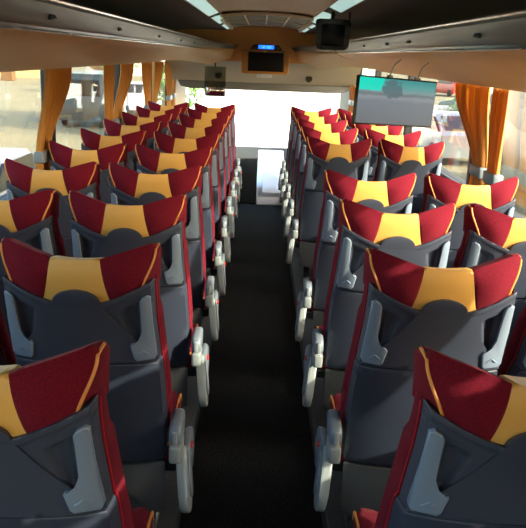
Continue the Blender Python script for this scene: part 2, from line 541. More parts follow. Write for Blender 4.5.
for s in (-1, 1):
    ys = PIL + [Y1 - .05]
    for a, b in zip(ys, ys[1:]):
        bm = bmesh.new(); box(bm, *sorted((s * (W + .018), s * (W + .024))), a + .05, b - .05 if b != ys[-1] else b, SILL, HEAD)
        struct(f'window_{wn}', bm, M['glass']); wn += 1
# rear wall with the rear window behind the camera
bm = bmesh.new()
box(bm, -W, W, Y0 - .05, Y0, -.06, .98); box(bm, -W, W, Y0 - .05, Y0, 1.85, 2.12)
box(bm, -W, -1.1, Y0 - .05, Y0, .98, 1.85); box(bm, 1.1, W, Y0 - .05, Y0, .98, 1.85)
struct('wall_rear', bm, M['wallgrey'])
bm = bmesh.new(); box(bm, -1.1, 1.1, Y0 - .03, Y0 - .02, .98, 1.85); struct(f'window_{wn}', bm, M['glass']); wn += 1
# front wall below the windscreen, the windscreen itself, corner posts
bm = bmesh.new()
box(bm, -W, W, Y1, Y1 + .05, -.45, .33); struct('wall_front', bm, M['header'])
bm = bmesh.new(); box(bm, -W, W, Y1 + .005, Y1 + .015, .33, 2.05); struct(f'window_{wn}', bm, M['shield']); wn += 1
for s in (-1, 1):
    bm = bmesh.new(); prism(bm, [(s * 1.14, 11.19), (s * 1.20, 10.9), (s * 1.305, 10.6), (s * 1.305, 11.19)], 'z', .33, 1.60, .01); struct('trim_4' if s < 0 else 'trim_5', bm, M['header'], smooth=True)

# ceiling: a beige middle panel, a dark liner above each rack, the roof skin
def ceil_mesh():
    bm = bmesh.new(); prof = [(-.37, 2.005), (-.34, 2.022), (-.2, 2.034), (0, 2.038), (.2, 2.034), (.34, 2.022), (.37, 2.005)]
    prism(bm, prof + [(.37, 2.10), (-.37, 2.10)], 'y', Y0, 9.5); return bm
M['ceil'] = mat('ceiling_vinyl', (.48, .32, .17), .55)
struct('ceiling', ceil_mesh(), M['ceil'], smooth=True)
bm = bmesh.new(); box(bm, -W - .05, W + .05, Y0 - .05, Y1 + .1, 2.125, 2.17, .01, 1); struct('roof', bm, M['carwhite'])
for s, nm in ((-1, 'trim_6'), (1, 'trim_7')):
    bm = bmesh.new()
    prof = [(.37, 2.005), (.46, 1.985), (.70, 1.985), (1.0, 1.975), (1.22, 1.92), (1.303, 1.80), (1.306, 1.80), (1.306, 2.115), (.372, 2.115)]
    prof = [(s * x, z) for x, z in prof]
    prism(bm, prof, 'y', Y0, 9.5); struct(nm, bm, M['liner'], smooth=True)

# ------------------------------------------------------------------ luggage racks
def rack(s, ya, yb_, label, latches, cap_on=True):
    r = empty('luggage_rack', (s * .75, ya, 1.75)); tag(r, label, 'luggage rack')
    def child(name, bm, m, par=None, smooth=True):
        bmesh.ops.translate(bm, verts=bm.verts, vec=(-s * .75, -ya, -1.75))
        return finish(name, bm, m, par or r, smooth=smooth)
    def F(pts): return [(s * x, z) for x, z in pts]
    bm = bmesh.new()
    prism(bm, F([(.705, 1.768), (.690, 1.785), (.668, 1.832), (.672, 1.845), (.682, 1.845), (.700, 1.800), (.722, 1.776)]), 'y', ya, yb_); fa = child('rack_fascia', bm, M['fascia'])
    bm = bmesh.new(); tube(bm, [(s * .671, ya + .01, 1.848), (s * .671, yb_ - .02, 1.848)], .0075, 8); child('rack_rail', bm, M['rail'])
    bm = bmesh.new()
    under = [(.712, 1.752), (.730, 1.736), (.80, 1.712), (.90, 1.680), (1.0, 1.650), (1.09, 1.618), (1.15, 1.594), (1.19, 1.590), (1.225, 1.600), (1.28, 1.64), (1.28, 1.69), (1.0, 1.72), (.80, 1.762), (.722, 1.770)]
    prism(bm, F(under), 'y', ya, yb_); child('rack_underside', bm, M['beige'])
    bm = bmesh.new(); prism(bm, F([(.722, 1.776), (.80, 1.768), (1.0, 1.726), (1.28, 1.700), (1.28, 1.715), (.74, 1.79)]), 'y', ya + .01, yb_ - .01); child('rack_shelf', bm, M['liner'])
    bm = bmesh.new(); prism(bm, F([(.706, 1.767), (.711, 1.753), (.722, 1.753), (.722, 1.768)]), 'y', ya, yb_); sl = child('rack_slot', bm, M['slot'])
    y = ya + .12
    while y < yb_ - .2:
        bm = bmesh.new(); tube(bm, [(s * .7065, y, 1.7545), (s * .7065, min(y + .55, yb_ - .03), 1.7545)], .0032, 6); child('edge_strip', bm, M['rail'])
        y += .62
    for y in latches:
        bm = bmesh.new()
        m4 = Matrix.Translation((s * .682, y, 1.798)) @ Matrix.Rotation(s * math.radians(25), 4, 'Y')
        box(bm, -.005, .005, -.035, .035, -.010, .010, .003, 1, m4); la = child('rack_latch', bm, M['black'])
    bm = bmesh.new()
    for k in range(int((yb_ - ya) / .3)):
        pass
    bm.free()
    if not cap_on: return r
    # rounded end cap
    bm = bmesh.new()
    cap = F([(.700, 1.770), (.672, 1.835), (.682, 1.846), (.760, 1.846), (1.28, 1.80), (1.28, 1.60), (1.19, 1.592), (1.15, 1.597), (1.0, 1.652), (.80, 1.714)])
    prism(bm, cap, 'y', yb_ - .002, yb_ + .045, .018, 3); child('rack_end_cap', bm, M['beige'])
    return r
rack(-1, -1.66, 8.35, 'long left luggage rack with grey fascia and beige underside above the windows', [1.1, 2.42, 3.55, 4.9, 6.2, 7.4], False)
rack(1, -1.66, 7.55, 'long right luggage rack with grey fascia and beige rounded end above the windows', [1.1, 2.55, 3.75, 4.4, 5.4, 6.6])
# front sections sweeping inwards to the television console
def front_rack(s, ya, label):
    r = empty('luggage_rack', (s * .75, ya, 1.75)); tag(r, label, 'luggage rack')
    def loft(secs, name, m):
        bm = bmesh.new(); rings = []
        for y, pts in secs: rings.append([bm.verts.new((s * x - s * .75, y - ya, z - 1.75)) for x, z in pts])
        n = len(rings[0])
        for A, B in zip(rings, rings[1:]):
            for k in range(n): bm.faces.new((A[k], A[(k + 1) % n], B[(k + 1) % n], B[k]))
        bm.faces.new(rings[0]); bm.faces.new(rings[-1][::-1])
        return finish(name, bm, m, r, angle=60)
    def und(i, d): return [(.722 - i, 1.745), (.76 - i, 1.722 - d * .2), (.95 - i * .8, 1.672 - d * .3), (1.12 - i * .3, 1.610), (1.20, 1.60), (1.24, 1.64), (1.24, 1.70), (.95 - i * .5, 1.74), (.73 - i, 1.765)]
    def fas(i): return [(.705 - i, 1.768), (.690 - i, 1.785), (.670 - i, 1.836 - .1 * i), (.684 - i, 1.840 - .1 * i), (.722 - i, 1.776)]
    y1 = 9.46
    T = [0, .25, .5, .7, .85, .95, 1]; I = [0, .02, .07, .14, .21, .28, .34]
    loft([(lerp(ya, y1, t), und(i, i)) for t, i in zip(T, I)], 'rack_underside', M['beige'])
    loft([(lerp(ya, y1, t), fas(i)) for t, i in zip(T, I)], 'rack_fascia', M['fascia'])
    bm = bmesh.new(); tube(bm, [(s * (.674 - i - .75), lerp(ya, y1, t) - ya, 1.845 - .1 * i - 1.75) for t, i in zip(T, I)], .007, 8); finish('rack_rail', bm, M['rail'], r)
front_rack(-1, 8.352, 'short curved rack section at front left, sweeping in to the television')
front_rack(1, 7.72, 'short curved rack section at front right, sweeping in to the television')

# ------------------------------------------------------------------ strip lights
M['strip'] = emit('strip_light', (.50, .78, .74), .28)
M['strip_cream'] = mat('cream_trim', (.75, .66, .52), .4)
for s, segs, side in ((-1, [(-.9, .9), (1.25, 2.9), (3.2, 5.9), (6.25, 7.35), (7.8, 8.9)], 'left'), (1, [(-.9, .9), (1.25, 3.2), (3.5, 4.75), (5.25, 6.65), (7.0, 7.6), (7.95, 8.9)], 'right')):
    ords = {5: ['behind the camera', 'above the camera', 'nearest in view', 'middle one in view', 'farthest one'], 6: ['behind the camera', 'above the camera', 'nearest in view', 'second in view', 'third in view', 'farthest one']}[len(segs)]
    for (a, b), o_ in zip(segs, ords):
        e = empty('ceiling_light', (s * .41, a, 2.0)); tag(e, f'teal white strip light set in the ceiling edge, {side} side, {o_}', 'ceiling light', 'strip lights along the ceiling')
        m4 = Matrix.Rotation(s * math.radians(22), 4, 'Y')
        bm = bmesh.new(); box(bm, -.040, .040, 0, b - a, -.012, .004, .004, 2, m4); finish('light_diffuser', bm, M['strip'], e)
        bm = bmesh.new(); box(bm, -.052, .052, -.02, b - a + .02, -.004, .012, .002, 1, m4); finish('light_housing', bm, M['black'], e)
for s in (-1, 1):
    bm = bmesh.new(); box(bm, *sorted((s * .372, s * .400)), 6.7, 8.9, 1.972, 1.998, .008, 2); tag(finish('ceiling_molding', bm, M['strip_cream']), f'cream moulding beside the roof hatch, {"left" if s < 0 else "right"} side', 'moulding', 'cream ceiling mouldings')

# roof hatch with a grid of grey panels
h = empty('roof_hatch', (0, 7.3, 2.02)); tag(h, 'arched roof hatch of grey panels in a beige grid above the aisle', 'roof hatch')
def arch(x): return -.020 + .028 * (1 - (x / .36) ** 2)
for i in range(4):
    for j in range(2):
        xa, xb = -.36 + i * .18 + .006, -.36 + (i + 1) * .18 - .006; ya, yb2 = -1.2 + j * 1.05 + .02, -1.2 + (j + 1) * 1.05 - .02
        bm = bmesh.new()
        grid_slab(bm, 6, 1, lambda u, v: (lerp(xa, xb, u), lerp(ya, yb2, v), arch(lerp(xa, xb, u)) - .012), lambda u, v: (lerp(xa, xb, u), lerp(ya, yb2, v), arch(lerp(xa, xb, u)) + .004), .002, 1)
        finish('hatch_panel', bm, M['hatchgrey'], h)
for k in range(5):
    x = -.36 + k * .18
    bm = bmesh.new(); box(bm, x - .006, x + .006, -1.21, .91, arch(x) - .018, arch(x) + .006, .002, 1); finish('hatch_bar', bm, M['strip_cream'], h)
for y in (-1.2, -.15, .9):
    bm = bmesh.new(); grid_slab(bm, 12, 1, lambda u, v: (lerp(-.366, .366, u), y - .008 + .016 * v, arch(lerp(-.366, .366, u)) - .019), lambda u, v: (lerp(-.366, .366, u), y - .008 + .016 * v, arch(lerp(-.366, .366, u)) + .002), .002, 1)
    finish('hatch_bar', bm, M['strip_cream'], h)

# ------------------------------------------------------------------ front bulkhead, television, header
bm = bmesh.new()
prism(bm, [(-1.25, 1.66), (-.70, 1.62), (.70, 1.62), (1.25, 1.66), (1.25, 2.11), (-1.25, 2.11)], 'y', 9.52, 9.60, .02, 3); struct('wall_bulkhead', bm, M['tan'], smooth=True)
bm = bmesh.new()
grid_slab(bm, 20, 8, lambda u, v: (lerp(-1.25, 1.25, u), lerp(10.35, 9.70, v) - .25 * (1 - (2 * u - 1) ** 2) * 0 + .0, lerp(1.34, 1.66, v)),
          lambda u, v: (lerp(-1.25, 1.25, u), lerp(10.42, 9.78, v), lerp(1.37, 1.70, v)), .01, 2)
struct('header_panel', bm, M['header'], smooth=True); bpy.data.objects['header_panel'].name = 'trim_8'
bm = bmesh.new()
box(bm, -1.26, 1.26, 9.61, Y1 + .0, 1.72, 1.80); struct('ceiling_front', bm, M['header'])
# rolled sun visor under the header
vz = empty('sun_visor', (0, 10.40, 1.28)); tag(vz, 'dark grey pull down sun visor across the top of the windscreen', 'sun visor')
bm = bmesh.new()
prism(bm, [(-1.18, .07), (1.18, .07), (1.17, .0), (1.10, -.035), (.95, -.045), (-1.0, -.045), (-1.13, -.02)], 'y', -.012, .012, .006, 2); finish('visor_blind', bm, M['pillar'], vz)
bm = bmesh.new(); tube(bm, [(-1.16, 0, .075), (1.16, 0, .075)], .018, 10); finish('visor_roller', bm, M['pillar'], vz)

tv = empty('television', (.005, 9.36, 1.41)); tag(tv, 'black television screen in a tan wooden case on the front bulkhead', 'television')
bm = bmesh.new()
prism(bm, [(-.285, .10), (-.265, .07), (.275, .07), (.295, .10), (.305, .33), (.25, .352), (0, .358), (-.25, .352), (-.29, .33)], 'y', 0, .155, .018, 3); cs = finish('tv_case', bm, M['tvwood'], tv)
bm = bmesh.new(); box(bm, -.205, .225, -.012, .01, .105, .330, .006, 2); finish('tv_screen', bm, M['screen'], tv)
for (x0, x1, z0, z1) in ((-.225, .245, .330, .343), (-.225, .245, .090, .103), (-.225, -.210, .103, .330), (.230, .245, .103, .330)):
    bm = bmesh.new(); box(bm, x0, x1, -.010, .006, z0, z1, .003, 1); finish('screen_frame', bm, M['tvwood'], tv)
bm = bmesh.new(); box(bm, -.008, .008, -.018, -.008, .330, .344, .003, 1); finish('tv_latch', bm, M['white'], tv)
ck = empty('digital_clock', (.015, 9.33, 1.772)); tag(ck, 'blue lit digital clock in a black housing on top of the television case', 'clock')
bm = bmesh.new(); prism(bm, [(-.20, 0), (.20, 0), (.15, .055), (-.15, .055)], 'y', -.02, .05, .006, 2); finish('clock_housing', bm, M['black'], ck)
M['blue'] = emit('blue_display', (.01, .12, .95), 1.0); M['digit'] = emit('digit', (.12, .45, 1.), 1.1)
bm = bmesh.new(); box(bm, -.095, .095, -.028, -.018, .006, .050, .003, 1); dp = finish('clock_display', bm, M['blue'], ck)
SEG = {'0': 'abcdef', '1': 'bc', '2': 'abged', '3': 'abgcd', '5': 'afgcd', '8': 'abcdefg'}
def seg_digit(bm, ch, x, w=.018, hh=.030, z=.013):
    g = {'a': (x, x + w, z + hh - .003, z + hh), 'g': (x, x + w, z + hh / 2 - .0015, z + hh / 2 + .0015), 'd': (x, x + w, z, z + .003), 'f': (x, x + .003, z + hh / 2, z + hh), 'e': (x, x + .003, z, z + hh / 2), 'b': (x + w - .003, x + w, z + hh / 2, z + hh), 'c': (x + w - .003, x + w, z, z + hh / 2)}
    for c in SEG[ch]: a = g[c]; box(bm, a[0], a[1], -.0300, -.0275, a[2], a[3])
bm = bmesh.new()
for ch, x in (('1', -.066), ('2', -.036), ('0', .012), ('0', .042)): seg_digit(bm, ch, x)
for z in (.021, .034): box(bm, -.004, -.001, -.030, -.0275, z, z + .003)
finish('clock_digits', bm, M['digit'], dp)

sg = empty('notice_sticker', (.005, 9.99, 1.460)); tag(sg, 'white notice with a round information symbol on the header below the television', 'sign')
# the sticker lies on the sloping header: build it in the slope's own frame
def hdr(x, z): # y of header surface at height z
    return lerp(10.35, 9.70, (z - 1.30) / .36)
def on_header(bm):
    for v in bm.verts:
        zz = 1.460 + v.co.z; v.co.y += hdr(0, zz) - 9.99
bm = bmesh.new(); box(bm, -.095, .105, -.010, -.004, -.040, .040); on_header(bm); st = finish('sticker_sheet', bm, M['white'], sg, smooth=False)
bm = bmesh.new()
cxx, r0 = -.058, .026
tube(bm, [(cxx + r0 * math.cos(t), -.012, r0 * math.sin(t)) for t in [2 * PI * k / 20 for k in range(20)]], .0035, 6, closed=True)
box(bm, cxx - .003, cxx + .003, -.014, -.010, -.013, .006); box(bm, cxx - .003, cxx + .003, -.014, -.010, .010, .015)
on_header(bm); finish('information_symbol', bm, M['black'], st)
bm = bmesh.new()
for z, x1 in ((.020, .09), (.006, .08), (-.008, .09), (-.022, .065)):
    x = -.02
    while x < x1:
        w = random.uniform(.008, .022); box(bm, x, min(x + w, x1), -.0125, -.0105, z - .0025, z + .0025); x += w + .006
on_header(bm); finish('text_lines', bm, M['pillar'], st)
for s, x, nm in ((-1, -.60, 'left'), (1, .60, 'right')):
    bm = bmesh.new(); z = 1.40
    tube(bm, [(0, 0, 0), (0, .03, 0)], .045, 20); bmesh.ops.rotate(bm, verts=bm.verts, cent=(0, 0, 0), matrix=Matrix.Rotation(math.radians(-25), 3, 'X'))
    o = finish('speaker', bm, M['black']); o.location = (x, hdr(0, 1.43) - .018, 1.43); tag(o, f'round black speaker on the header, {nm} of the television', 'speaker', 'header speakers')

# interior mirror behind a tinted drop panel
mr = empty('interior_mirror', (-.62, 9.72, 1.30)); tag(mr, 'driver mirror on a smoke tinted panel hanging at the windscreen, front left', 'mirror')
bm = bmesh.new(); box(bm, -.135, .135, -.002, .002, -.10, .245, .0); finish('tinted_panel', bm, M['tint'], mr, smooth=False)
bm = bmesh.new(); box(bm, -.125, .135, -.035, -.006, -.125, .005, .014, 3); mb = finish('mirror_body', bm, M['black'], mr)
M['mirror'] = mat('mirror_glass', (.8, .75, .72), .05, metal=1.)
bm = bmesh.new(); box(bm, -.110, .120, -.040, -.034, -.112, -.008, .004, 2); finish('mirror_face', bm, M['mirror'], mb)
bm = bmesh.new(); tube(bm, [(.0, 0, .24), (0, .01, .36)], .010, 8); finish('mirror_stem', bm, M['black'], mr)

# dashboard, driver area, white console
db = empty('dashboard', (0, 10.8, .30)); tag(db, 'dark dashboard running below the windscreen', 'dashboard')
bm = bmesh.new(); prism(bm, [(10.55, -.66), (11.18, -.66), (11.18, .075), (10.95, .07), (10.62, -.02)], 'x', -1.25, 1.25, .02, 3)
for v in bm.verts: v.co.y -= 10.8
finish('dash_body', bm, M['liner'], db)
bm = bmesh.new(); tube(bm, [(-.75 + .21 * math.cos(t), -.42 + .10 * math.sin(t), .12 + .18 * math.sin(t)) for t in [2 * PI * k / 28 for k in range(28)]], .014, 8, closed=True)
sw = finish('steering_wheel', bm, M['black'], db)
bm = bmesh.new(); tube(bm, [(-.95, -.42, .12), (-.55, -.42, .12)], .012, 8); tube(bm, [(-.75, -.42, .12), (-.75, -.1, -.12)], .03, 10); finish('steering_column', bm, M['black'], sw)
co = empty('engine_console', (.12, 9.7, -.36)); tag(co, 'white sunlit console at the end of the aisle before the windscreen', 'console')
bm = bmesh.new()
prism(bm, [(-1.04, .0), (.80, .0), (.80, .74), (.70, .79), (-.35, .56), (-.98, .40), (-1.04, .36)], 'x', -.16, .20, .025, 4); finish('console_body', bm, M['white'], co)
bm = bmesh.new(); prism(bm, [(-.9, .465), (-.38, .580), (-.38, .595), (-.9, .480)], 'x', -.09, .16, .005, 2); finish('console_lid', bm, M['white'], co)
ds = empty('driver_seat', (-.75, 9.65, -.36)); tag(ds, 'dark driver seat at the front left behind the steering wheel', 'seat')
bm = bmesh.new(); box(bm, -.24, .24, -.25, .22, .38, .52, .04, 3); finish('seat', bm, M['shell_low'], ds)
bm = bmesh.new(); box(bm, -.23, .23, -.34, -.22, .46, 1.05, .04, 3); finish('backrest', bm, M['shell_low'], ds)
bm = bmesh.new(); box(bm, -.18, .18, -.18, .18, 0, .385, .03, 2); finish('pedestal', bm, M['black'], ds)

# ------------------------------------------------------------------ hanging monitors
def screen_mat():
    m, nt, b = new_mat('monitor_picture')
    tc = nt.nodes.new('ShaderNodeTexCoord'); sp = nt.nodes.new('ShaderNodeSeparateXYZ'); nt.links.new(tc.outputs['Object'], sp.inputs[0])
    ns = nt.nodes.new('ShaderNodeTexNoise'); ns.inputs['Scale'].default_value = 14; ns.inputs['Detail'].default_value = 5
    mp = nt.nodes.new('ShaderNodeMapping'); mp.inputs['Scale'].default_value = (1, 1, 3.2)
    nt.links.new(tc.outputs['Object'], mp.inputs[0]); nt.links.new(mp.outputs[0], ns.inputs['Vector'])
    def math_(op, a, b_=None, c=None):
        n = nt.nodes.new('ShaderNodeMath'); n.operation = op
        for i, v in enumerate((a, b_, c)):
            if v is None: continue
            if isinstance(v, (int, float)): n.inputs[i].default_value = v
            else: nt.links.new(v, n.inputs[i])
        return n.outputs[0]
    z = math_('ADD', sp.outputs['Z'], math_('MULTIPLY', math_('SUBTRACT', ns.outputs['Fac'], .5), .022))
    rp = nt.nodes.new('ShaderNodeValToRGB'); e = rp.color_ramp.elements
    e[0].position = 0; e[0].color = (.060, .070, .082, 1); e[1].position = .30; e[1].color = (.075, .088, .105, 1)
    for p_, c in ((.50, (.085, .100, .118)), (.60, (.12, .14, .15)), (.66, (.075, .09, .10)), (.72, (.10, .15, .155)), (.86, (.05, .17, .16)), (1, (.03, .13, .13))):
        q = e.new(p_); q.color = (*c, 1)
    nt.links.new(math_('MULTIPLY_ADD', z, 1 / .20, .5), rp.inputs[0])
    # teal patch top left
    d = math_('MULTIPLY', math_('LESS_THAN', sp.outputs['X'], math_('ADD', -.095, math_('MULTIPLY', math_('SUBTRACT', ns.outputs['Fac'], .5), .08))), math_('GREATER_THAN', z, .046))
    m1 = nt.nodes.new('ShaderNodeMix'); m1.data_type = 'RGBA'; m1.inputs['B'].default_value = (.004, .36, .27, 1)
    nt.links.new(math_('MULTIPLY', d, .9), m1.inputs['Factor']); nt.links.new(rp.outputs[0], m1.inputs['A'])
    # round dark tree
    dx = math_('POWER', math_('ABSOLUTE', math_('MULTIPLY', math_('ADD', sp.outputs['X'], .030), 1 / .055)), 2.4)
    dz = math_('POWER', math_('ABSOLUTE', math_('MULTIPLY', math_('SUBTRACT', z, .056), 1 / .040)), 2.4)
    t = math_('LESS_THAN', math_('ADD', math_('ADD', dx, dz), math_('MULTIPLY', math_('SUBTRACT', ns.outputs['Fac'], .5), 4.5)), 1.)
    m2 = nt.nodes.new('ShaderNodeMix'); m2.data_type = 'RGBA'; m2.inputs['B'].default_value = (.045, .075, .085, 1)
    nt.links.new(math_('MULTIPLY', t, .85), m2.inputs['Factor']); nt.links.new(m1.outputs['Result'], m2.inputs['A'])
    b.inputs['Base Color'].default_value = (.006, .006, .006, 1); b.inputs['Roughness'].default_value = .5; b.inputs['Specular IOR Level'].default_value = .12
    nt.links.new(m2.outputs['Result'], b.inputs['Emission Color']); b.inputs['Emission Strength'].default_value = .85
    return m
M['picture'] = screen_mat()
mo = empty('monitor', (.606, 3.51, 1.5215)); tag(mo, 'wide flat monitor with thin black frame showing an outdoor scene, hanging under the right rack', 'monitor')
mx_ = Vector((.403, .22, -.0235)).normalized(); my_ = Vector((0, 0, 1)).cross(mx_).normalized(); mz_ = mx_.cross(my_)
mo.rotation_euler = Matrix((mx_, my_, mz_)).transposed().to_euler()
bm = bmesh.new(); box(bm, -.230, .230, 0, .022, -.108, .109, .005, 2); finish('monitor_frame', bm, M['black'], mo)
bm = bmesh.new(); box(bm, -.223, .223, -.0025, .002, -.101, .102, .001, 1); finish('monitor_screen', bm, M['picture'], mo)
for x in (-.050, .115):
    bm = bmesh.new(); box(bm, x - .014, x + .014, .002, .018, .100, .119, .003, 1); hg = finish('monitor_hinge', bm, M['silver'], mo)
    bm = bmesh.new(); tube(bm, [(x, .010, .115), (x + .02, .012, .165), (x + .045, .0, .192)], .003, 8); finish('hinge_rod', bm, M['silver'], hg)

cm = empty('ceiling_monitor', (.408, 4.85, 1.99)); tag(cm, 'black rounded monitor housing hanging from the ceiling by the right strip lights', 'monitor')
bm = bmesh.new()
grid_slab(bm, 8, 8, lambda u, v: ((2 * u - 1) * (.112 - .012 * (1 - v)), -.03, -.235 + .185 * v), lambda u, v: ((2 * u - 1) * .095, .13, -.205 + .14 * v), .026, 4)
hs = finish('monitor_housing', bm, M['black'], cm, angle=80)
bm = bmesh.new(); box(bm, -.072, .072, -.036, -.026, -.212, -.082, .008, 2); finish('housing_screen', bm, M['screen'], hs)
bm = bmesh.new(); tube(bm, [(.085, .0, -.10), (.100, .0, -.06), (.100, .0, -.004)], .007, 8); finish('hanger_arm', bm, M['black'], cm)
bm = bmesh.new(); tube(bm, [(-.0, .05, -.06), (.0, .05, -.003)], .012, 8); finish('hanger_post', bm, M['black'], cm)

# ------------------------------------------------------------------ curtains
def curtain(s, y_top, y_bot, label, tie=1.12):
    y_top = tuple(q * 1.035 for q in y_top); y_bot = tuple(q * 1.035 for q in y_bot)
    e = empty('curtain', (s * 1.236, (y_top[0] + y_top[1]) / 2, 1.60)); tag(e, label, 'curtain', 'gold curtains at the side windows')
    yc = (y_top[0] + y_top[1]) / 2; bm = bmesh.new(); n, m = 54, 26; V = []
    folds = max(3, round(abs(y_top[1] - y_top[0]) / .085)); ph = random.random() * 6
    for i in range(n + 1):
        u = i / n; rowv = []
        for j in range(m + 1):
            v = j / m; z = lerp(1.586, .965, v)
            g = smooth(0, 1, min(1, (1.586 - z) / (1.586 - tie))) ** 1.15
            a0, a1 = lerp(y_top[0], y_bot[0], g), lerp(y_top[1], y_bot[1], g)
            if z < tie:
                k = (tie - z) / (tie - .965); mid = (y_bot[0] + y_bot[1]) / 2; w = (y_bot[1] - y_bot[0]) / 2 * (1 + (.5 * k if y_bot[1] - y_bot[0] < .5 else 0)); a0, a1 = mid - w, mid + w
            y = lerp(a0, a1, u) + .006 * math.sin(5 * v + 9 * u + ph)
            x = s * (.016 * math.sin(2 * PI * folds * u + ph + .6 * v) + .005 * math.sin(2 * PI * folds * 2.3 * u))
            rowv.append(bm.verts.new((x, y - yc, z - 1.60)))
        V.append(rowv)
    for i in range(n):
        for j in range(m): bm.faces.new((V[i][j], V[i + 1][j], V[i + 1][j + 1], V[i][j + 1]))
    c = finish('curtain_cloth', bm, M['curtain'], e, angle=180)
    sd = c.modifiers.new('s', 'SOLIDIFY'); sd.thickness = .002
    if y_bot[1] - y_bot[0] > .5: return
    bm = bmesh.new(); mid = (y_bot[0] + y_bot[1]) / 2; hw = abs(y_bot[1] - y_bot[0]) / 2 + .012
    box(bm, -.030, .030, mid - yc - hw, mid - yc + hw, tie - 1.60 - .035, tie - 1.60 + .030, .012, 3); finish('tie_back', bm, M['armgrey'], e)
nth = ['nearest in view', 'second in view', 'third in view', 'fourth in view', 'fifth in view', 'sixth in view', 'farthest in view']
Lc = [((4.18, 4.68), (3.95, 4.12)), ((5.72, 6.02), (5.76, 5.94)), ((6.42, 6.90), (6.06, 6.22)), ((7.50, 8.05), (7.72, 7.95)), ((8.25, 8.95), (8.22, 8.40)), ((9.30, 9.85), (9.55, 9.75)), ((10.05, 10.50), (10.02, 10.2))]
for k, (a, b) in enumerate(Lc): curtain(-1, a, b, f'gold pleated curtain tied back at a left window pillar, {nth[k]}')
Rc = [((-1.50, -.02), (-1.50, -.02)), ((.05, 1.50), (.05, 1.50)), ((3.73, 3.98), (3.74, 3.90)), ((4.08, 4.72), (3.99, 4.16)), ((5.62, 6.05), (5.82, 5.98)), ((6.20, 6.70), (6.12, 6.28)), ((7.50, 8.05), (7.72, 7.95)), ((8.25, 8.75), (8.22, 8.40)), ((9.98, 10.65), (9.95, 10.3))]  # first two are unseen, added to keep sun off the near seats
nR = ['added out of view to block sun beside the camera', 'added out of view to block sun beside the nearest row', 'rear side of the nearest pillar', 'forward side of the nearest pillar', 'hidden behind the hanging monitor, nearer one', 'hidden behind the hanging monitor, farther one', 'before the far pillar', 'beyond the far pillar', 'farthest by the windscreen']
for k, (a, b) in enumerate(Rc):
    if k in (4, 5, 6, 7): continue
    curtain(1, a, b, f'gold pleated curtain tied back at a right window pillar, {nR[k]}' if k > 1 else f'gold pleated curtain {nR[k]}, right side')

# ------------------------------------------------------------------ outside
bm = bmesh.new(); box(bm, -160, 160, -120, 220, -1.5, -1.3); tag(struct('ground', bm, M['ground']), kind='structure')
bm = bmesh.new(); box(bm, -36, -20.6, 74, 76, -1.3, 2.4); tag(finish('boundary_wall', bm, M['ochre'], smooth=False), 'ochre boundary wall far off beyond the left windows', 'wall')
bm = bmesh.new(); box(bm, -20.4, -4.4, 92, 93, -1.3, 3.0); tag(finish('pale_wall', bm, M['stucco'], smooth=False), 'pale wall at the far side of the lot, left', 'wall')
bm = bmesh.new(); box(bm, -22.6, -21.6, 66, 67, -1.3, 2.0, .05); tag(finish('gate_post', bm, M['post'], smooth=False), 'brown gate post before the ochre wall', 'post')
ft = empty('glare_backdrop', (.2, 24.5, -1.3)); tag(ft, 'added white building block ahead of the windscreen, standing in for glare', 'building')  # made-up white block, so the view through the windscreen burns out
bm = bmesh.new(); box(bm, -2.8, 3.6, 0, 5, 0, 5.2); finish('facade', bm, M['stucco'], ft, smooth=False)
bm = bmesh.new(); box(bm, -3.0, 3.8, -.25, 5.2, 5.2, 5.45); finish('roof', bm, M['stucco'], ft, smooth=False)

